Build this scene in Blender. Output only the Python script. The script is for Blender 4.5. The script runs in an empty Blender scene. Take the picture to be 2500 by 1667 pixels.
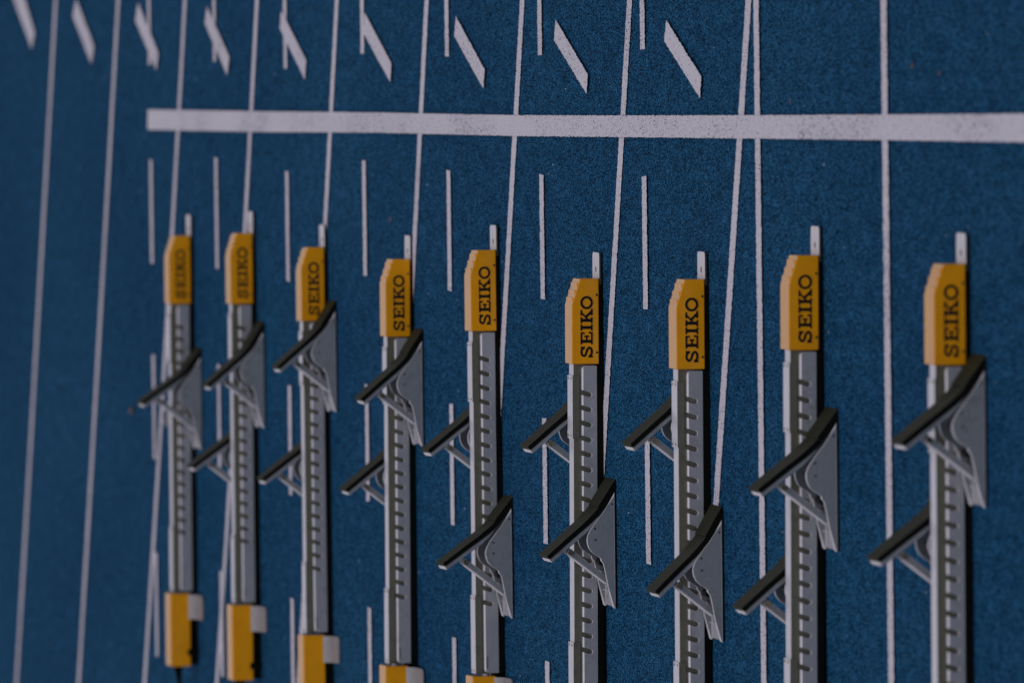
import bpy, bmesh, math, random
from mathutils import Vector, Matrix
random.seed(7)
R = math.radians
sc = bpy.context.scene
C = sc.collection

# ------------------------------------------------------------------ camera
cd = bpy.data.cameras.new('camera')
cam = bpy.data.objects.new('camera', cd); C.objects.link(cam)
cd.sensor_fit = 'HORIZONTAL'; cd.sensor_width = 36.0; cd.lens = 388.8
cd.clip_start = 0.5; cd.clip_end = 2000.0
cd.dof.use_dof = True; cd.dof.focus_distance = 23.2; cd.dof.aperture_fstop = 6.9
# telephoto from low in the stands, held upright (image rotated a quarter turn)
rv = (-0.012063706610496, -0.171739657350117, -0.985068503747877)
uv = (0.999654191583787, 0.020948938371127, -0.015894628969817)
bv = (0.023365877509337, -0.984919606909309, 0.171427546484897)
cam.matrix_world = Matrix(((rv[0], uv[0], bv[0], 0), (rv[1], uv[1], bv[1], 0), (rv[2], uv[2], bv[2], 4.20508811), (0, 0, 0, 1)))
sc.camera = cam

# ------------------------------------------------------------------ light
SUN_AZ, SUN_EL = R(-165), R(64)      # azimuth from +Y (far side) towards +X
w = bpy.data.worlds.new('World'); sc.world = w; w.use_nodes = True
nt = w.node_tree; nt.nodes.clear()
sky = nt.nodes.new('ShaderNodeTexSky'); sky.sky_type = 'NISHITA'; sky.sun_disc = False
sky.sun_elevation = SUN_EL; sky.sun_rotation = SUN_AZ
sky.air_density = 1.6; sky.dust_density = 0.6; sky.ozone_density = 1.0
bg = nt.nodes.new('ShaderNodeBackground'); bg.inputs['Strength'].default_value = 0.15
ow = nt.nodes.new('ShaderNodeOutputWorld')
hs = nt.nodes.new('ShaderNodeHueSaturation'); hs.inputs['Saturation'].default_value = 0.45   # high thin overcast
nt.links.new(sky.outputs[0], hs.inputs['Color']); wb = nt.nodes.new('ShaderNodeMix'); wb.data_type = 'RGBA'; wb.blend_type = 'MULTIPLY'; wb.inputs['Factor'].default_value = 1.0
wb.inputs['B'].default_value = (1.03, 0.955, 1.03, 1)
nt.links.new(hs.outputs[0], wb.inputs['A']); nt.links.new(wb.outputs['Result'], bg.inputs[0]); nt.links.new(bg.outputs[0], ow.inputs[0])
sd = bpy.data.lights.new('sun', 'SUN'); sd.energy = 1.1; sd.angle = R(28); sd.color = (1.0, 0.95, 0.9)
sun = bpy.data.objects.new('sun', sd); C.objects.link(sun)
sdir = Vector((math.sin(SUN_AZ) * math.cos(SUN_EL), math.cos(SUN_AZ) * math.cos(SUN_EL), math.sin(SUN_EL)))
sun.rotation_euler = sdir.to_track_quat('Z', 'Y').to_euler()
sc.view_settings.view_transform = 'Standard'; sc.view_settings.look = 'None'
sc.view_settings.exposure = -0.98; sc.view_settings.gamma = 1.0
sc.view_settings.use_curve_mapping = False

# ------------------------------------------------------------------ materials
def mat(name, col, rough=0.5, metal=0.0, spec=0.5):
    m = bpy.data.materials.new(name); m.use_nodes = True
    b = m.node_tree.nodes['Principled BSDF']
    b.inputs['Base Color'].default_value = (*col, 1); b.inputs['Roughness'].default_value = rough
    b.inputs['Metallic'].default_value = metal; b.inputs['Specular IOR Level'].default_value = spec
    return m
def N(m, t, **kw):
    n = m.node_tree.nodes.new(t)
    for k, v in kw.items(): setattr(n, k, v)
    return n
def L(m, a, b): m.node_tree.links.new(a, b)
def coords(m, scale=(1, 1, 1), kind='Object'):
    tc = N(m, 'ShaderNodeTexCoord'); mp = N(m, 'ShaderNodeMapping')
    mp.inputs['Scale'].default_value = scale
    L(m, tc.outputs[kind], mp.inputs[0]); return mp.outputs[0]
def noise(m, vec, scale, detail=2.0, rough=0.5):
    n = N(m, 'ShaderNodeTexNoise'); n.inputs['Scale'].default_value = scale
    n.inputs['Detail'].default_value = detail; n.inputs['Roughness'].default_value = rough
    L(m, vec, n.inputs['Vector']); return n.outputs['Fac']
def ramp(m, fac, stops):
    r = N(m, 'ShaderNodeValToRGB'); e = r.color_ramp.elements
    while len(e) < len(stops): e.new(0.5)
    for i, (p, c) in enumerate(stops):
        e[i].position = p; e[i].color = (*c, 1) if len(c) == 3 else c
    L(m, fac, r.inputs[0]); return r.outputs[0]
def mixc(m, fac, a, b, mode='MIX'):
    x = N(m, 'ShaderNodeMix', data_type='RGBA', blend_type=mode)
    if isinstance(fac, (int, float)): x.inputs['Factor'].default_value = fac
    else: L(m, fac, x.inputs['Factor'])
    for s, v in ((x.inputs['A'], a), (x.inputs['B'], b)):
        if isinstance(v, tuple): s.default_value = (*v, 1)
        else: L(m, v, s)
    return x.outputs['Result']
def bump(m, h, strength=0.3, dist=0.002):
    b = N(m, 'ShaderNodeBump'); b.inputs['Strength'].default_value = strength; b.inputs['Distance'].default_value = dist
    L(m, h, b.inputs['Height']); L(m, b.outputs[0], m.node_tree.nodes['Principled BSDF'].inputs['Normal'])
def base(m): return m.node_tree.nodes['Principled BSDF'].inputs['Base Color']
def rgh(m): return m.node_tree.nodes['Principled BSDF'].inputs['Roughness']

# blue granulated running-track rubber
M_TRACK = mat('track_rubber', (0.02, 0.08, 0.22), 0.9, 0, 0.02)
v = coords(M_TRACK, (1, 0.30, 1))
vo = N(M_TRACK, 'ShaderNodeTexVoronoi'); vo.inputs['Scale'].default_value = 470; L(M_TRACK, v, vo.inputs['Vector'])
sx = N(M_TRACK, 'ShaderNodeSeparateColor'); L(M_TRACK, vo.outputs['Color'], sx.inputs[0])
g1 = noise(M_TRACK, v, 330, 2.0, 0.6)
gm = N(M_TRACK, 'ShaderNodeMath', operation='MULTIPLY_ADD'); L(M_TRACK, sx.outputs[0], gm.inputs[0]); gm.inputs[1].default_value = 0.42; L(M_TRACK, g1, gm.inputs[2])
gc = ramp(M_TRACK, gm.outputs[0], [(0.47, (0.0010, 0.006, 0.012)), (0.70, (0.0055, 0.054, 0.120)), (0.95, (0.038, 0.165, 0.315))])
v2 = coords(M_TRACK, (1, 0.45, 1))
big = noise(M_TRACK, v2, 1.3, 3.0, 0.6)
bc = ramp(M_TRACK, big, [(0.3, (0.80, 0.84, 0.88)), (0.72, (1.12, 1.10, 1.06))])
mid = noise(M_TRACK, v2, 28, 3.0, 0.6)
mc = ramp(M_TRACK, mid, [(0.3, (0.74, 0.76, 0.78)), (0.7, (1.2, 1.2, 1.2))])
t1 = mixc(M_TRACK, 1.0, gc, bc, 'MULTIPLY'); t2 = mixc(M_TRACK, 1.0, t1, mc, 'MULTIPLY')
tc = N(M_TRACK, 'ShaderNodeTexCoord'); mp = N(M_TRACK, 'ShaderNodeMapping'); mp.inputs['Rotation'].default_value = (0, 0, R(52)); mp.inputs['Scale'].default_value = (0.9, 9, 1)
L(M_TRACK, tc.outputs['Object'], mp.inputs[0]); st = noise(M_TRACK, mp.outputs[0], 2.2, 5.0, 0.7)
sf = ramp(M_TRACK, st, [(0.66, (0, 0, 0)), (0.80, (0.16, 0.16, 0.16))])
t2 = mixc(M_TRACK, sf, t2, (0.10, 0.16, 0.22))
L(M_TRACK, t2, base(M_TRACK)); bump(M_TRACK, vo.outputs['Distance'], 0.35, 0.001)

# white line paint sprayed on the granules, blue pits showing through
M_PAINT = mat('line_paint', (0.8, 0.78, 0.8), 0.7, 0, 0.3)
v = coords(M_PAINT, (1, 0.32, 1))
g = noise(M_PAINT, v, 300, 2.5, 0.7)
wear = noise(M_PAINT, coords(M_PAINT, (1, 0.5, 1)), 3.5, 3.0, 0.6)
ad = N(M_PAINT, 'ShaderNodeMath', operation='MULTIPLY_ADD'); L(M_PAINT, wear, ad.inputs[0])
ad.inputs[1].default_value = 0.28; L(M_PAINT, g, ad.inputs[2])
pits = ramp(M_PAINT, ad.outputs[0], [(0.49, (0.03, 0.05, 0.11)), (0.545, (0.665, 0.61, 0.65)), (0.75, (0.75, 0.70, 0.74))])
L(M_PAINT, pits, base(M_PAINT)); bump(M_PAINT, g, 0.35, 0.0012)

def metal_mat(name, a, b, rough, metal, sx=1.0, spec=0.5):
    m = mat(name, a, rough, metal, spec)
    oi = N(m, 'ShaderNodeObjectInfo'); tc = N(m, 'ShaderNodeTexCoord'); va = N(m, 'ShaderNodeVectorMath', operation='ADD')
    L(m, tc.outputs['Object'], va.inputs[0]); L(m, oi.outputs['Location'], va.inputs[1])
    mp = N(m, 'ShaderNodeMapping'); mp.inputs['Scale'].default_value = (6 * sx, 40, 40); L(m, va.outputs[0], mp.inputs[0])
    n = noise(m, mp.outputs[0], 9, 4.0, 0.65); c1 = ramp(m, n, [(0.3, a), (0.7, b)])
    n3 = noise(m, va.outputs[0], 22, 5.0, 0.7); f3 = ramp(m, n3, [(0.54, (0, 0, 0)), (0.72, (0.45, 0.45, 0.45))])
    L(m, mixc(m, f3, c1, tuple(0.45 * q * w_ for q, w_ in zip(a, (1.1, 1.0, 0.8)))), base(m))
    n2 = noise(m, coords(m, (1, 1, 1)), 60, 3.0, 0.6)
    rr = N(m, 'ShaderNodeMapRange'); L(m, n2, rr.inputs[0])
    rr.inputs['To Min'].default_value = rough - 0.08; rr.inputs['To Max'].default_value = rough + 0.1
    L(m, rr.outputs[0], rgh(m)); return m
M_PLATE = metal_mat('satin_grey_alloy', (0.195, 0.213, 0.234), (0.24, 0.258, 0.279), 0.24, 0.0, 1.0, 0.7)
M_COMB = metal_mat('satin_comb_alloy', (0.275, 0.288, 0.318), (0.33, 0.343, 0.37), 0.24, 0.0, 1.0, 0.7)
M_BEAM = metal_mat('bare_alloy_beam', (0.115, 0.113, 0.080), (0.145, 0.140, 0.102), 0.15, 0.0, 1.0, 0.9)
M_STEEL = metal_mat('pale_steel', (0.46, 0.445, 0.465), (0.56, 0.54, 0.56), 0.2, 0.0, 1.0, 0.9)
M_EDGE = metal_mat('milled_edge_and_lit_top', (0.70, 0.665, 0.70), (0.80, 0.765, 0.80), 0.3, 0.0)  # milled edges; also paints the light onto beam and sleeve tops
M_FOOT = metal_mat('dull_zinc', (0.25, 0.242, 0.25), (0.33, 0.32, 0.33), 0.35, 0.0)
M_BRASS = mat('bolt_metal', (0.30, 0.27, 0.17), 0.25, 0.9)
M_DARK = mat('dark_hole', (0.012, 0.013, 0.012), 0.6)
def dirty(name, col, spot, rough, spec=0.5):
    m = mat(name, col, rough, 0, spec)
    oi = N(m, 'ShaderNodeObjectInfo'); tc = N(m, 'ShaderNodeTexCoord'); va = N(m, 'ShaderNodeVectorMath', operation='ADD')
    L(m, tc.outputs['Object'], va.inputs[0]); L(m, oi.outputs['Location'], va.inputs[1])
    n = noise(m, va.outputs[0], 14, 4.0, 0.7); c1 = ramp(m, n, [(0.35, spot), (0.55, col)])
    n3 = noise(m, va.outputs[0], 55, 5.0, 0.75); f3 = ramp(m, n3, [(0.60, (0, 0, 0)), (0.72, (0.35, 0.35, 0.35))])
    L(m, mixc(m, f3, c1, (0.20, 0.11, 0.02)), base(m)); return m
M_YELLOW = dirty('yellow_plastic', (0.84, 0.35, 0.0), (0.77, 0.31, 0.0), 0.2, 0.5)
M_BLACK = mat('black_rubber', (0.0025, 0.003, 0.0025), 0.8, 0, 0.1)
M_INK = mat('black_ink', (0.004, 0.004, 0.004), 0.6, 0, 0.2)
M_PAD = mat('foot_pad_tread', (0.05, 0.052, 0.03), 0.65, 0, 0.14)
v = coords(M_PAD, (3, 36, 3)); n = noise(M_PAD, v, 9, 5.0, 0.75)
L(M_PAD, ramp(M_PAD, n, [(0.34, (0.009, 0.0105, 0.003)), (0.66, (0.038, 0.039, 0.016))]), base(M_PAD)); bump(M_PAD, n, 0.25, 0.001)
M_GRASS = mat('turf', (0.05, 0.09, 0.03), 0.9)
M_LEAF = mat('dry_leaf', (0.22, 0.13, 0.07), 0.8)
M_GRIT = mat('pale_grit', (0.42, 0.44, 0.48), 0.7)

# ------------------------------------------------------------------ mesh helpers (metres)
def finish(bm, name, m, smooth=False):
    bmesh.ops.recalc_face_normals(bm, faces=bm.faces)
    me = bpy.data.meshes.new(name); bm.to_mesh(me); bm.free(); me.materials.append(m)
    if smooth:
        for p in me.polygons: p.use_smooth = True
    return me
def bev(bm, edges, off, seg=2):
    bmesh.ops.bevel(bm, geom=list(edges), offset=off, segments=seg, profile=0.5, affect='EDGES', clamp_overlap=True)
def add_prism(bm, pts, axis, a, b):
    """extrude a 2-D outline; axis 'y': pts are (x,z); 'x': (y,z); 'z': (x,y)"""
    f = {'y': lambda p, t: (p[0], t, p[1]), 'x': lambda p, t: (t, p[0], p[1]), 'z': lambda p, t: (p[0], p[1], t)}[axis]
    va = [bm.verts.new(f(p, a)) for p in pts]; vb = [bm.verts.new(f(p, b)) for p in pts]
    n = len(pts)
    fs = [bm.faces.new(va), bm.faces.new(list(reversed(vb)))]
    for i in range(n):
        j = (i + 1) % n; fs.append(bm.faces.new((va[j], va[i], vb[i], vb[j])))
    return fs, va + vb
def add_box(bm, x0, x1, y0, y1, z0, z1, off=0.0, seg=2):
    b2 = bmesh.new(); add_prism(b2, [(x0, z0), (x1, z0), (x1, z1), (x0, z1)], 'y', y0, y1)
    if off: bev(b2, b2.edges, off, seg)
    merge(bm, b2)
def merge(bm, b2):
    bmesh.ops.recalc_face_normals(b2, faces=b2.faces)
    t = bpy.data.meshes.new('tmp'); b2.to_mesh(t); b2.free(); bm.from_mesh(t); bpy.data.meshes.remove(t)
def prism(pts, axis, a, b, off=0.0, seg=2):
    bm = bmesh.new(); add_prism(bm, pts, axis, a, b)
    if off: bev(bm, bm.edges, off, seg)
    return bm
def add_cyl(bm, p0, p1, r0, r1=None, n=14):
    r1 = r0 if r1 is None else r1
    p0, p1 = Vector(p0), Vector(p1); d = (p1 - p0).normalized()
    a = d.orthogonal().normalized(); b = d.cross(a)
    A = [bm.verts.new(p0 + r0 * (math.cos(2 * math.pi * i / n) * a + math.sin(2 * math.pi * i / n) * b)) for i in range(n)]
    B = [bm.verts.new(p1 + r1 * (math.cos(2 * math.pi * i / n) * a + math.sin(2 * math.pi * i / n) * b)) for i in range(n)]
    bm.faces.new(list(reversed(A))); bm.faces.new(B)
    for i in range(n):
        j = (i + 1) % n; bm.faces.new((A[i], A[j], B[j], B[i]))
def mm(pts): return [tuple(c / 1000 for c in p) for p in pts]
def smooth_pts(pts, k=4):
    """Catmull-Rom through an open list of points"""
    out = []
    for i in range(len(pts) - 1):
        p0 = pts[max(i - 1, 0)]; p1 = pts[i]; p2 = pts[i + 1]; p3 = pts[min(i + 2, len(pts) - 1)]
        for j in range(k):
            t = j / k
            out.append(tuple(0.5 * ((2 * p1[c]) + (-p0[c] + p2[c]) * t + (2 * p0[c] - 5 * p1[c] + 4 * p2[c] - p3[c]) * t * t
                                    + (-p0[c] + 3 * p1[c] - 3 * p2[c] + p3[c]) * t ** 3) for c in (0, 1)))
    out.append(pts[-1]); return out
def obj(name, me, parent=None, loc=(0, 0, 0), rot=(0, 0, 0)):
    o = bpy.data.objects.new(name, me); C.objects.link(o)
    o.parent = parent; o.location = loc; o.rotation_euler = rot
    return o
def tag(o, label=None, cat=None, group=None, kind=None):
    for k, x in (('label', label), ('category', cat), ('group', group), ('kind', kind)):
        if x: o[k] = x
    return o

# ------------------------------------------------------------------ the setting
def sheet(x0, x1, y0, y1, z, m, name):
    bm = bmesh.new(); bm.faces.new([bm.verts.new(p) for p in ((x0, y0, z), (x1, y0, z), (x1, y1, z), (x0, y1, z))])
    return finish(bm, name, m)
ground = tag(obj('ground', sheet(-500, 500, -500, 500, -0.03, M_GRASS, 'ground')), kind='structure')
track = tag(obj('running_track', sheet(-45, 45, 8, 44, 0.0, M_TRACK, 'running_track')), kind='structure')

def ragged(poly, step=0.004, amp=0.0011):
    """outline with the slightly uneven edge of sprayed paint"""
    out = []; n = len(poly)
    for i in range(n):
        a = Vector(poly[i]); b = Vector(poly[(i + 1) % n]); d = b - a; k = max(1, int(d.length / step))
        nrm = Vector((-d.y, d.x)).normalized(); ay = amp * (1 + 1.6 * abs(nrm.y))
        for j in range(k):
            out.append(a + d * (j / k) + nrm * random.uniform(-ay, ay) * (0.2 if j == 0 else 1))
    return out
def paint(name, poly, z):
    bm = bmesh.new()
    vs = [bm.verts.new((p[0], p[1], z)) for p in ragged(poly)]
    bm.faces.new(vs)
    bmesh.ops.triangulate(bm, faces=bm.faces)
    for f in bm.faces:
        if f.normal.z < 0: f.normal_flip()
    me = bpy.data.meshes.new(name); bm.to_mesh(me); bm.free(); me.materials.append(M_PAINT)
    return obj(name, me, track)
def strip(name, pts, half, z):
    """band of constant width in Y around a centre line running along X"""
    xs = [pts[0][0]]; step = 0.004
    while xs[-1] - step > pts[-1][0]: xs.append(xs[-1] - step)
    def cy(x):
        for (xa, ya), (xb, yb) in zip(pts, pts[1:]):
            if xa >= x >= xb: return ya + (yb - ya) * (x - xa) / (xb - xa)
        return pts[-1][1]
    j = lambda: random.uniform(-1, 1) * 0.0030
    V = []; F = []
    for i, x in enumerate(xs):
        e = 0.0018 if i in (0, len(xs) - 1) else 0.0
        V += [(x + random.uniform(-e, e), cy(x) + half + j(), z), (x + random.uniform(-e, e), cy(x) - half + j(), z)]
        if i: F.append((2 * i - 2, 2 * i, 2 * i + 1, 2 * i - 1)[::-1])
    me = bpy.data.meshes.new(name); me.from_pydata(V, [], F); me.materials.append(M_PAINT)
    if me.polygons[0].normal.z < 0: me.flip_normals()
    return obj(name, me, track)
Y0 = 20.0791; LANE = 1.22
for n in (0, 1):
    strip('lane_line', [(2.5, Y0 + n * LANE), (-4.0, Y0 + n * LANE)], 0.026, 0.004)
DASH = {8: [(.336, .056), (-.197, -.482), (-.728, -1.014), (-1.266, -1.551)], 7: [(.352, .06), (-.187, -.478), (-.726, -.997), (-1.266, -1.546)],
        6: [(.321, .039), (-.214, -.494), (-.75, -1.029), (-1.284, -1.573)], 5: [(.351, .071), (-.183, -.463), (-.718, -1.0), (-1.253, -1.546)],
        4: [(.337, .057), (-.199, -.478), (-.733, -1.01), (-1.268, -1.554)], 3: [(.328, .056), (-.201, -.477), (-.732, -1.005), (-1.262, -1.545)],
        2: [(.338, .062), (-.197, -.475), (-.724, -1.003), (-1.253, -1.53)]}
for n, l in DASH.items():
    for k, (a, b) in enumerate([(l[0][0] + .535, l[0][1] + .535)] + l + [(l[3][0] - .535, l[3][1] - .535)]):
        y = Y0 + n * LANE
        strip('lane_dash', [(a, y), (b, y)], 0.026, 0.004)
CURVE = [(-.5251, 31.9143, .0096), (-.506, 30.5806, .0103), (-.4718, 29.2669, .0249), (-.4341, 27.9675, .0347), (-.4103, 26.6568, .0238),
         (-.385, 25.3162, .0), (-.397, 24.0335, .0), (-.3871, 22.733, .0), (-.396, 21.4454, .0)]
for b, c, a in CURVE:
    xs = [1.6 - 0.4 * i for i in range(12)]
    pts = [(x, c + b * x + (a * x * x if x < 0 else 0)) for x in xs]
    strip('curved_lane_line', pts, 0.0285, 0.0025)
SLT = [(-.0613, 29.8783), (-.0649, 27.9644), (-.0672, 25.8765), (-.0717, 24.072), (-.0715, 22.8712), (-.0692, 21.1089), (-.0675, 20.0979), (-.0647, 18.909), (-.064, 14)]
SLB = [(-.116, 29.8833), (-.1176, 27.9689), (-.1148, 25.8802), (-.1178, 24.0752), (-.1165, 22.8742), (-.1153, 21.1116), (-.1146, 20.1005), (-.1148, 18.9115), (-.115, 14)]
paint('start_line', SLT + SLB[::-1], 0.0055)
MARKS = [[(.3242, 32.5876), (.162, 32.2349), (.1166, 32.3113), (.2709, 32.7323)], [(.2546, 31.3116), (.1159, 30.9423), (.0665, 31.0107), (.2059, 31.3929)],
         [(.2318, 30.0405), (.091, 29.6513), (.0444, 29.6982), (.1818, 30.0962)], [(.2095, 28.7344), (.0749, 28.3476), (.0287, 28.3907), (.1645, 28.7785)],
         [(.1883, 27.4503), (.0609, 27.0491), (.014, 27.076), (.1438, 27.4764)], [(.1718, 26.1305), (.049, 25.743), (.0044, 25.7614), (.1222, 26.1492)],
         [(.1525, 24.8226), (.0304, 24.4453), (-.0133, 24.4631), (.1078, 24.8471)], [(.1349, 23.5305), (.0154, 23.1507), (-.0257, 23.1681), (.0911, 23.5526)],
         [(.124, 22.2426), (.0076, 21.8704), (-.0359, 21.8866), (.0814, 22.2684)]]
for q in MARKS: paint('slanted_mark', q, 0.0055)

# ------------------------------------------------------------------ starting block meshes
# local frame: +x running direction, origin under the front end of the front housing, y=0 rail centre
# base of black rubber
bm = bmesh.new()
add_box(bm, 0.0005, 0.050, -0.036, 0.036, 0, 0.004)
add_box(bm, -0.180, 0.0, -0.0395, 0.0395, 0, 0.0097, 0.001)
add_box(bm, -0.946, -0.1805, -0.0385, 0.0385, 0, 0.0143, 0.001)
add_box(bm, -1.138, -0.9465, -0.036, 0.036, 0, 0.020, 0.001)
ME_BASE = finish(bm, 'base_pad', M_BLACK)
# anchor tongue with a hole
bm = bmesh.new()
out = [(-0.012, -0.040), (0.046, -0.040), (0.0525, -0.0375), (0.055, -0.031), (0.055, 0.031), (0.0525, 0.0375), (0.046, 0.040), (-0.012, 0.040)]
K = 16; cx = 0.019; ro = 0.0062
hole = [(cx + ro * math.cos(2 * math.pi * i / K), ro * math.sin(2 * math.pi * i / K)) for i in range(K)]
for z in (0.0042, 0.0085):
    pass
def plate_with_hole(bm, out, hole, z0, z1):
    for z in (z0, z1):
        ov = [bm.verts.new((x, y, z)) for x, y in out]; hv = [bm.verts.new((x, y, z)) for x, y in hole]
        oe = [bm.edges.new((ov[i], ov[(i + 1) % len(ov)])) for i in range(len(ov))]
        he = [bm.edges.new((hv[i], hv[(i + 1) % len(hv)])) for i in range(len(hv))]
        bmesh.ops.triangle_fill(bm, edges=oe + he, use_beauty=True)
        if z == z0: o0, h0 = ov, hv
        else: o1, h1 = ov, hv
    for A, B in ((o0, o1), (h0, h1)):
        for i in range(len(A)):
            j = (i + 1) % len(A); bm.faces.new((A[i], A[j], B[j], B[i]))
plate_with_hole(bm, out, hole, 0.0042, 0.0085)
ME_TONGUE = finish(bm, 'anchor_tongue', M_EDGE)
ME_TONGUE.materials.append(mat('shaded_side', (0.022, 0.028, 0.023), 0.6))  # shade on the tongue's side faces, put in as a dark colour
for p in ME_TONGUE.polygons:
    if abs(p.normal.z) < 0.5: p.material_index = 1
# beam
ME_BEAM = finish(prism(mm([(-25, 14.5), (25, 14.5), (25, 62.5), (-25, 62.5)]), 'x', -0.945, -0.1805, 0.0012), 'beam', M_BEAM)
def lit_top(me):
    """light on the upward faces, painted in with the bright alloy"""
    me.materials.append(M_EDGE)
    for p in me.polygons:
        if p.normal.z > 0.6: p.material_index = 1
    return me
lit_top(ME_BEAM)
# comb plate with hooked slots (outline in x,z)
def comb_outline():
    top, bot = 46.0, 14.5
    p = [(-184, bot), (-184, 39.5), (-186, 43.5), (-191, top)]
    for i in range(18):
        c = -184 - 56.5 - 32.0 * i
        hw = 5.3; dx = -4.6; zb = 30.0
        p += [(c + hw, top), (c + hw + dx, zb)]
        for k in range(1, 6):
            a = math.pi * k / 6
            p.append((c + dx + hw * math.cos(a), zb - hw * math.sin(a)))
        p += [(c - hw + dx, zb), (c - hw, top)]
    p += [(-935, top), (-940, 43.5), (-942, 39), (-942, bot)]
    return mm(p)
def edged(me, ax=1, lim=0.95):
    """satin faces, milled edges left bright"""
    me.materials.append(M_EDGE)
    for p in me.polygons:
        if abs(p.normal[ax]) < lim: p.material_index = 1
    return me
def comb_mesh():
    bm = bmesh.new(); fs, vs = add_prism(bm, comb_outline(), 'y', -0.0065, 0.0065)
    rim = {e for f in fs[:2] for e in f.edges}
    top = [e for e in rim if min(v.co.z for v in e.verts) > 0.0459]
    bev(bm, top, 0.0034, 1)
    bev(bm, [e for e in rim if e.is_valid and max(v.co.z for v in e.verts) < 0.0425], 0.0008, 2)
    return edged(finish(bm, 'comb_plate', M_COMB))
ME_COMB = comb_mesh()
# sleeves over the beam
def sleeve(x0, x1):
    bm = bmesh.new()
    prof = [(-28, 49.5), (-28, 65.5), (28, 65.5), (28, 49.5), (25.4, 49.5), (25.4, 62.9), (-25.4, 62.9), (-25.4, 49.5)]
    b2 = prism(mm(prof), 'x', x0, x1); bev(b2, [e for e in b2.edges if abs(e.verts[0].co.x - e.verts[1].co.x) > 0.01], 0.0008, 1); merge(bm, b2)
    return lit_top(finish(bm, 'beam_sleeve', M_BEAM))
ME_SLEEVE_F = sleeve(-0.338, -0.205); ME_SLEEVE_R = sleeve(-0.944, -0.770)
bm = bmesh.new()
add_cyl(bm, (0, 0, 0), (0, 0, 0.0012), 0.0034, 0.0028, 10)
ME_RIVET = finish(bm, 'rivet', M_BRASS)
# front housing: chamfered nose
prof = mm([(0, 10), (0, 50.3), (-56, 68), (-180, 68), (-180, 10)])
ME_FRONT = finish(prism(prof, 'y', -0.042, 0.042, 0.0018, 2), 'front_housing', M_YELLOW)
def ridge_mesh():
    sl = 17.7 / 56
    L_ = 9.5
    pts = [(0, -1.5), (0, L_ * sl + 0.4), (-L_, L_ * sl + 0.4), (-L_, L_ * sl - 1.5)]
    return finish(prism(mm(pts), 'y', -0.035, 0.042 - 0.006, 0.0006, 1), 'grip_ridge', M_YELLOW)
ME_RIDGE = ridge_mesh()
bm = bmesh.new(); add_cyl(bm, (0, 0, 0), (0, -0.0009, 0), 0.0026, 0.0022, 10)
ME_SCREW = finish(bm, 'screw', M_DARK)
# lettering
def lettering_mesh():
    H = 26.0; bm = bmesh.new(); cnt = [0]
    def piece(pts, ox):
        t = 0.00035 + 0.000015 * cnt[0]; cnt[0] += 1
        b2 = prism([((ox + x * H) / 1000, z * H / 1000) for x, z in pts], 'y', 0.0002, -t); merge(bm, b2)
    rect = lambda a, b, c, d: [(a, c), (b, c), (b, d), (a, d)]
    def stroke(cl, th, ox, closed=False):
        n = len(cl); Lp, Rp = [], []
        for i in range(n):
            a = Vector(cl[(i - 1) % n] if closed else cl[max(i - 1, 0)]); b = Vector(cl[(i + 1) % n] if closed else cl[min(i + 1, n - 1)])
            d = (b - a).normalized(); nn = Vector((-d.y, d.x)); h = (th[i] if isinstance(th, list) else th) / 2; c = Vector(cl[i])
            Lp.append(c + nn * h); Rp.append(c - nn * h)
        rng = range(n) if closed else range(n - 1)
        for i in rng:
            j = (i + 1) % n; piece([tuple(Lp[i]), tuple(Lp[j]), tuple(Rp[j]), tuple(Rp[i])], ox)
    # S
    s = smooth_pts([(.83, .70), (.74, .86), (.52, .925), (.30, .88), (.19, .73), (.27, .59), (.50, .515), (.74, .42), (.86, .27), (.75, .12), (.52, .075), (.28, .13), (.15, .30)], 3)
    stroke(s, .185, 0.0); piece(rect(.79, .94, .65, 1.0), 0); piece(rect(.06, .21, 0.0, .35), 0)
    ox = 29.5                                                        # E
    for r in (rect(.12, .36, 0, 1), rect(0, 1, 0, .14), rect(0, .97, .86, 1), rect(.3, .70, .435, .565), rect(.58, .72, .32, .68), rect(.84, .98, .67, 1), rect(.87, 1.01, 0, .33)): piece(r, ox)
    ox = 58.5                                                        # I
    for r in (rect(.13, .37, 0, 1), rect(0, .5, 0, .14), rect(0, .5, .86, 1)): piece(r, ox)
    ox = 74.0                                                        # K
    for r in (rect(.12, .36, 0, 1), rect(0, .48, 0, .14), rect(0, .48, .86, 1), rect(.62, 1.08, .86, 1), rect(.64, 1.17, 0, .14),
              [(.31, .33), (.31, .50), (.78, .92), (.95, .92)], [(.44, .50), (.58, .63), (1.09, .08), (.82, .08)]): piece(r, ox)
    ox = 104.0                                                       # O
    k = 28; stroke([(.52 + .445 * math.cos(2 * math.pi * i / k), .5 + .425 * math.sin(2 * math.pi * i / k)) for i in range(k)], .175, ox, True)
    return finish(bm, 'lettering', M_INK)
ME_TEXT = lettering_mesh()
# rear housing with strain relief
ME_REAR = finish(prism(mm([(-949, 21), (-949, 76), (-1142, 76), (-1142, 21)]), 'y', -0.044, 0.044, 0.003, 3), 'rear_housing', M_YELLOW)
def foot_mesh(s):
    pr = smooth_pts([(-43.5, 27), (-52, 18), (-62, 10.5), (-76, 7.2), (-108, 6.0), (-144, 5.0)], 3)
    low = [(y, z - 3.6) for y, z in reversed(pr)]
    bm = bmesh.new(); b2 = prism([(s * -y / 1000 * -1 if False else s * abs(y) / 1000, z / 1000) for y, z in pr + low], 'x', -0.952, -1.017)
    c = [e for e in b2.edges if abs(e.verts[0].co.y) > 0.1439 and abs(e.verts[1].co.y) > 0.1439 and abs(e.verts[0].co.x - e.verts[1].co.x) < 1e-5]
    bev(b2, c, 0.012, 4); merge(bm, b2)
    return finish(bm, 'stabiliser_foot', M_FOOT)
ME_FOOT = {s: foot_mesh(s) for s in (-1, 1)}
bm = bmesh.new()
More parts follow.
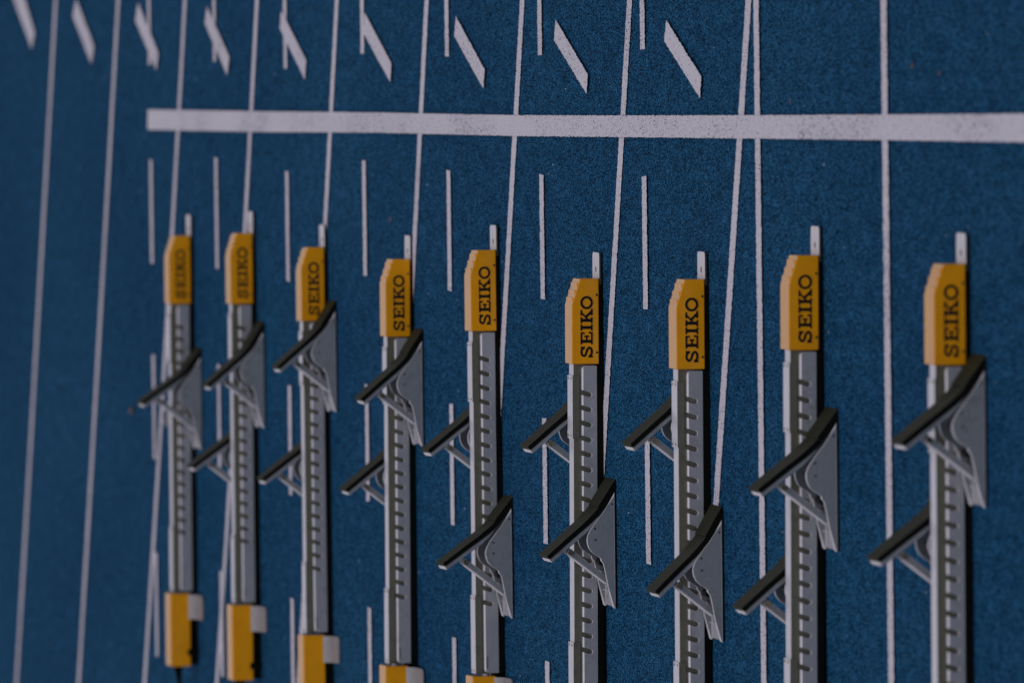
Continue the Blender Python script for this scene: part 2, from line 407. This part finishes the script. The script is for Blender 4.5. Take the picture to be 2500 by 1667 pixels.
add_cyl(bm, (-1.1415, 0, 0.050), (-1.152, 0, 0.050), 0.0115); add_cyl(bm, (-1.152, 0, 0.050), (-1.185, 0, 0.047), 0.0105, 0.0058)
path = smooth_pts([(-1.183, 0.047), (-1.24, 0.038), (-1.32, 0.016), (-1.42, 0.0055), (-1.62, 0.0055), (-1.9, 0.0055)], 5)
for i in range(len(path) - 1): add_cyl(bm, (path[i][0], 0, path[i][1]), (path[i + 1][0] - 0.0005, 0, path[i + 1][1]), 0.0052, None, 8)
ME_CABLE = finish(bm, 'cable', M_BLACK, True)
bm = bmesh.new(); add_cyl(bm, (0, 0, 0), (0, 0, 0.031), 0.0095, 0.008, 14)
ME_KNOB = finish(bm, 'rubber_foot', M_BLACK)
bm = bmesh.new(); add_box(bm, -0.140, -0.118, -0.0425, -0.0397, 0.0012, 0.0097, 0.0006); ME_CLIP = finish(bm, 'clip', M_BLACK)
bm = bmesh.new()
for k in range(7): add_box(bm, -0.9305 + 0.0037 * k, -0.9285 + 0.0037 * k, -0.0003, 0.0004, 0.0385, 0.0425 - (k % 3) * 0.0005)
ME_PRINT = finish(bm, 'small_print', M_INK)

# pedal (origin under the toe edge, x = -s)
HX, HZ = 30.0, 6.0
PAD_TOP = [(0, 2.5), (23, 13), (59, 38.8), (79, 56), (99, 76), (124, 104), (150, 132), (167, 151)]
PAD_LOW = [(26, 0.5), (56, 20), (77, 35.5), (96.7, 54), (122, 83), (143.6, 107), (176, 143)]
PAD_TOP, PAD_LOW = ([(HX + 0.97 * (a - HX), HZ + 0.97 * (b - HZ)) for a, b in q] for q in (PAD_TOP, PAD_LOW))
def halfw(s): return 60.0 - 11.0 * max(0, min(1, s / 170))
def loft(top, low, m, name, inset=0.0, off=0.0008):
    """ribbon between two profiles (s,z), width tapering along s"""
    bm = bmesh.new(); rows = []
    n = len(top)
    for i in range(n):
        r = []
        for pt in (top[i], low[i]):
            hw = halfw(pt[0]) - inset
            r.append([bm.verts.new(((-(pt[0] - HX)) / 1000, sgn * hw / 1000, (pt[1] - HZ) / 1000)) for sgn in (-1, 1)])
        rows.append(r)
    for i in range(n - 1):
        a, b = rows[i], rows[i + 1]
        bm.faces.new((a[0][0], b[0][0], b[0][1], a[0][1])); bm.faces.new((a[1][0], a[1][1], b[1][1], b[1][0]))
        for k in (0, 1): bm.faces.new((a[0][k], a[1][k], b[1][k], b[0][k]))
    for r in (rows[0], rows[-1]): bm.faces.new((r[0][0], r[0][1], r[1][1], r[1][0]))
    bmesh.ops.recalc_face_normals(bm, faces=bm.faces)
    if off:
        es = [e for e in bm.edges if len(e.link_faces) == 2 and e.calc_face_angle(0) > 0.9]
        bev(bm, es, off, 1)
    return finish(bm, name, m)
def resample(pts, n):
    pts = [p for i, p in enumerate(pts) if i == 0 or math.dist(p, pts[i - 1]) > 1e-6]
    d = [0]
    for a, b in zip(pts, pts[1:]): d.append(d[-1] + math.dist(a, b))
    out = []
    for k in range(n):
        t = d[-1] * k / (n - 1); i = max(j for j in range(len(d) - 1) if d[j] <= t + 1e-9)
        f = (t - d[i]) / (d[i + 1] - d[i]); out.append(tuple(pts[i][c] * (1 - f) + pts[i + 1][c] * f for c in (0, 1)))
    return out
tp = smooth_pts(PAD_TOP, 5); lw = smooth_pts(PAD_LOW, 5)
def cut(pts, s, keep):
    for i in range(len(pts) - 1):
        if pts[i][0] <= s < pts[i + 1][0]:
            f = (s - pts[i][0]) / (pts[i + 1][0] - pts[i][0]); q = (s, pts[i][1] + f * (pts[i + 1][1] - pts[i][1]))
            return pts[:i + 1] + [q] if keep == 'lo' else [q] + pts[i + 1:]
toe_t = resample([tp[0], cut(tp, 59.0, 'lo')[-1]], 7); toe_l = resample([(16, 0.2)] + cut(lw, 68.0, 'lo'), 7)
main_t = resample(cut(tp, 59.6, 'hi'), 12); main_l = resample(cut(lw, 68.6, 'hi'), 12)
main_t = [(s + 1.2, z - 2.3) for s, z in main_t]
ME_TOE = loft(toe_t, toe_l, M_BLACK, 'toe_pad'); ME_PADM = loft(main_t, main_l, M_BLACK, 'foot_pad')
for me in (ME_TOE, ME_PADM):                       # moulded olive-black tread on the black rubber core
    me.materials.append(M_PAD)
    for p in me.polygons:
        if abs(p.normal.y) < 0.5: p.material_index = 1
back_t = [(s + 0.4, z - 0.4) for s, z in main_l[1:]]
back_l = []
for i, (s, z) in enumerate(back_t):
    a = back_t[max(i - 1, 0)]; b = back_t[min(i + 1, len(back_t) - 1)]; dl = math.dist(a, b)
    k = 9.0 * min(1, 0.25 + i / 4); back_l.append((s + (b[1] - a[1]) / dl * k, z - (b[0] - a[0]) / dl * k))
ME_BACK = loft(back_t, back_l, M_PLATE, 'backing_plate', 3.0, 0.0012)
edged(ME_BACK, 1, 0.3)
plate = [(29, 4.0), (56, 19), (70, 28)] + smooth_pts([(85, 40), (107.6, 56), (122, 62.3), (134, 62.6), (147.5, 58), (157, 49), (164, 38.5), (173, 30.5), (192, 25.5)], 4) + [(229, 18.5), (270, 9.5), (273, 7), (273, 4.0)]
def side_plate():
    bm = bmesh.new(); fs, vs = add_prism(bm, [(-s / 1000, z / 1000) for s, z in plate], 'y', -0.0060, 0.0060)
    bev(bm, [e for f in fs[:2] for e in f.edges], 0.0022, 2)
    return edged(finish(bm, 'side_plate', M_PLATE))
ME_SIDE = side_plate()
bm = bmesh.new(); add_box(bm, -0.272, -0.012, -0.0065, 0.0065, 0.0, 0.0038, 0.0006); ME_SHADE_STRIP = finish(bm, 'contact_shade_strip', M_BLACK)  # added black strip standing in for contact shade below each side plate
bm = bmesh.new()
add_box(bm, -0.270, -0.200, -0.0487, 0.0487, 0.003, 0.0065, 0.0008)
for y in (-0.030, 0.012): add_box(bm, -0.266, -0.205, y, y + 0.004, 0.0067, 0.0130, 0.0008)
add_box(bm, -0.240, -0.236, -0.0485, 0.0485, 0.0067, 0.0110, 0.0006)
add_box(bm, -0.212, -0.196, 0.028, 0.0482, 0.0067, 0.020, 0.002)
ME_TRAY = finish(bm, 'pedal', M_STEEL)
bm = bmesh.new(); add_box(bm, -0.110, -0.030, -0.0487, 0.0487, 0.003, 0.0060, 0.0008); ME_CROSS = finish(bm, 'cross_plate', M_STEEL)
bm = bmesh.new(); add_cyl(bm, (-0.208, -0.0486, 0.013), (-0.208, 0.0486, 0.013), 0.0045); add_cyl(bm, (-0.178, 0.010, 0.018), (-0.178, 0.0486, 0.018), 0.0085)
ME_ROD = finish(bm, 'pivot_rod', M_DARK)
# strut: U channel of unit direction, drawn from its top pivot downwards (local -z)
def strut_mesh(ln):
    bm = bmesh.new()
    add_box(bm, -0.0065, 0.0065, -0.016, -0.013, -ln, 0.006, 0.001); add_box(bm, -0.0065, 0.0065, 0.013, 0.016, -ln, 0.006, 0.001)
    add_box(bm, -0.0075, -0.0045, -0.0128, 0.0128, -ln, -0.004, 0.0006)
    return edged(finish(bm, 'strut', M_PLATE))
bm = bmesh.new(); add_cyl(bm, (0, -0.0215, 0), (0, 0.0215, 0), 0.0034, None, 12)
add_cyl(bm, (0, -0.0225, 0), (0, -0.0165, 0), 0.0066, 0.0056, 6); add_cyl(bm, (0, 0.0165, 0), (0, 0.0225, 0), 0.0066, None, 6)
ME_BOLT = finish(bm, 'bolt', M_BRASS)
bm = bmesh.new(); add_cyl(bm, (0, -0.0006, 0), (0, 0.0003, 0), 0.0023, None, 10)
ME_HOLE = finish(bm, 'rivet', M_DARK)

def rotsz(s, z, d):
    c, n = math.cos(d), math.sin(d); a, b = s - HX, z - HZ
    return HX + a * c - b * n, HZ + a * n + b * c
def pedal(block, xp, side, tilt, pad=True, rise=0.0):
    # the pedal stands flat on the track while the rail rises slightly
    pd = obj('pedal', ME_TRAY, block, (xp, side * 0.107, xp * math.tan(rise)), (0, -rise, 0))
    for y in (-0.0548, 0.0548):
        obj('side_plate', ME_SIDE, pd, (0, y, 0)); obj('contact_shade_strip', ME_SHADE_STRIP, pd, (0, y, 0))
    for s, z in ((53, 9.5), (104.5, 46.5), (128.5, 46.0)):
        obj('rivet', ME_HOLE, pd, (-s / 1000, -0.0607, z / 1000))
        obj('rivet', ME_HOLE, pd, (-s / 1000, 0.0488, z / 1000))
    obj('pivot_rod', ME_ROD, pd); obj('cross_plate', ME_CROSS, pd)
    if not pad: return pd
    d = R(tilt); hl = (-HX / 1000, 0, HZ / 1000)
    obj('toe_pad', ME_TOE, pd, hl, (0, d, 0)); obj('foot_pad', ME_PADM, pd, hl, (0, d, 0)); obj('backing_plate', ME_BACK, pd, hl, (0, d, 0))
    s, z = rotsz(158, 88, d); s2, z2 = 218, 12
    ln = math.dist((s, z), (s2, z2)); ang = math.atan2(s2 - s, z - z2)
    obj('strut', strut_mesh(ln / 1000), pd, (-s / 1000, 0, z / 1000), (0, ang, 0))
    obj('bolt', ME_BOLT, pd, (-s / 1000, 0, z / 1000))
    return pd

# X, Y, heading, rise of the rail towards its rear foot, near pedal (x, tilt), far pedal
BLOCKS = [
 (-0.3954, 29.1079, -0.04, 0.046, (-0.2907, 7.9), (-0.355, None), 'farthest starting block at the left, blurred, with no pad on its far side'),
 (-0.3761, 27.996, 0.46, 0.046, (-0.2227, 1.8), (-0.4466, 6.9), 'second starting block from the left, its white tongue lying over a lane line'),
 (-0.3973, 26.8155, 1.01, 0.046, (-0.1292, 1.6), (-0.4139, 5.3), 'third starting block from the left, its near pedal covering the first printed letter'),
 (-0.4088, 25.5234, -0.19, 0.223, (-0.1591, 1.6), (-0.3826, 3.7), 'fourth starting block from the left, yellow rear housing just entering the bottom edge'),
 (-0.3723, 24.3414, 0.47, 0.046, (-0.5431, 6.3), (-0.2908, 3.9), 'middle starting block of the nine, near pedal set back close to its rear housing'),
 (-0.4163, 23.0647, -0.32, 0.419, (-0.4183, 1.5), (-0.1971, 2.0), 'sharply focused starting block, fourth from the right, both pads set at the same flat angle'),
 (-0.3995, 21.8798, -0.18, 0.256, (-0.4501, -1.9), (-0.1708, 1.2), 'third starting block from the right, its near pedal farthest towards the bottom edge'),
 (-0.336, 20.7228, -0.3, 0.447, (-0.2863, 4.8), (-0.513, 1.1), 'second starting block from the right, beside the two converging lane lines'),
 (-0.3338, 19.4036, -0.13, 0.204, (-0.1586, 4.2), (-0.3767, 5.1), 'nearest and largest starting block at the right, near pedal close behind its yellow nose'),
]
for X, Y, a, rise, near, far, label in BLOCKS:
    b = bpy.data.objects.new('starting_block', None); C.objects.link(b)
    b.location = (X, Y, 0); b.rotation_euler = (0, R(rise), R(a)); b.empty_display_size = 0.1
    tag(b, label, 'starting block', 'starting blocks set out one to a lane')
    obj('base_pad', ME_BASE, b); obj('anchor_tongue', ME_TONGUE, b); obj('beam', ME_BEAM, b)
    for s in (-1, 1):
        obj('comb_plate', ME_COMB, b, (0, s * 0.0335, 0))
        obj('stabiliser_foot', ME_FOOT[s], b)
    obj('small_print', ME_PRINT, b, (0, -0.0402, 0))
    for me, xs in ((ME_SLEEVE_F, (-0.211, -0.332)), (ME_SLEEVE_R, (-0.776, -0.938))):
        sl = obj('beam_sleeve', me, b)
        for x in xs:
            for y in (-0.016, 0.016): obj('rivet', ME_RIVET, sl, (x, y, 0.0653))
    fh = obj('front_housing', ME_FRONT, b)
    for x in (-0.0084, -0.024, -0.0396):
        obj('grip_ridge', ME_RIDGE, fh, (x, 0, 0.0503 - x * 17.7 / 56))
    obj('lettering', ME_TEXT, fh, (-0.168, -0.042, 0.0237))
    for x in (-0.034, -0.156): obj('screw', ME_SCREW, fh, (x, -0.042, 0.0145))
    obj('clip', ME_CLIP, b)
    obj('rear_housing', ME_REAR, b); obj('cable', ME_CABLE, b)
    for y in (-0.046, 0.046): obj('rubber_foot', ME_KNOB, b, (-1.105, y, -1.105 * math.sin(R(rise))))
    for side, pdl in ((-1, near), (1, far)):
        pedal(b, pdl[0], side, pdl[1] or 0.0, pdl[1] is not None, R(rise))

# ------------------------------------------------------------------ small litter on the track
def leaf(x, y, ln, wd, rz, label):
    bm = bmesh.new(); n = 10; top = []; 
    pts = [(ln * (t / n - .5), wd * math.sin(math.pi * t / n) * .5) for t in range(n + 1)]
    pts += [(ln * (t / n - .5), -wd * math.sin(math.pi * t / n) * .42) for t in range(n - 1, 0, -1)]
    vs = [bm.verts.new((px, py, 0.004 + 25 * (py * py) + 1.2 * px * px)) for px, py in pts]
    f = bm.faces.new(vs); r = bmesh.ops.extrude_face_region(bm, geom=[f])
    for e in r['geom']:
        if isinstance(e, bmesh.types.BMVert): e.co.z += 0.0012
    bmesh.ops.triangulate(bm, faces=bm.faces)
    o = obj('leaf_scrap', finish(bm, 'leaf_scrap', M_LEAF), None, (x, y, 0), (0, 0, rz))
    tag(o, label, 'leaf', 'dry scraps on the track')
leaf(-0.8895, 30.263, .022, .035, 0.2, 'tan scrap of leaf lying left of the farthest starting block')
leaf(-0.0418, 20.966, .006, .010, 0.9, 'tiny tan scrap just above the start line between two solid lane lines')
leaf(0.0229, 19.826, .008, .013, 1.2, 'small pale brown scrap right of the rightmost solid lane line')
leaf(0.0087, 19.587, .006, .012, 0.4, 'faint reddish scrap near the right edge, above the start line')
leaf(-0.3183, 25.787, .014, .012, 0.1, 'dark olive scrap above the fourth starting block from the left')
# pale grit
bm = bmesh.new()
for k in range(260):
    x = random.uniform(-1.9, 0.4); y = random.uniform(18.7, 33.4); r = random.choice((.0009, .0011, .0014, .0018)) * random.uniform(.7, 1.2)
    m4 = Matrix.Translation((x, y, r * .5)) @ Matrix.Diagonal((1, random.uniform(1, 2.2), .9, 1))
    bmesh.ops.create_icosphere(bm, subdivisions=1, radius=r, matrix=m4)
g = obj('pale_grit', finish(bm, 'pale_grit', M_GRIT)); tag(g, 'fine pale grit scattered over the blue track', 'grit', kind='stuff')
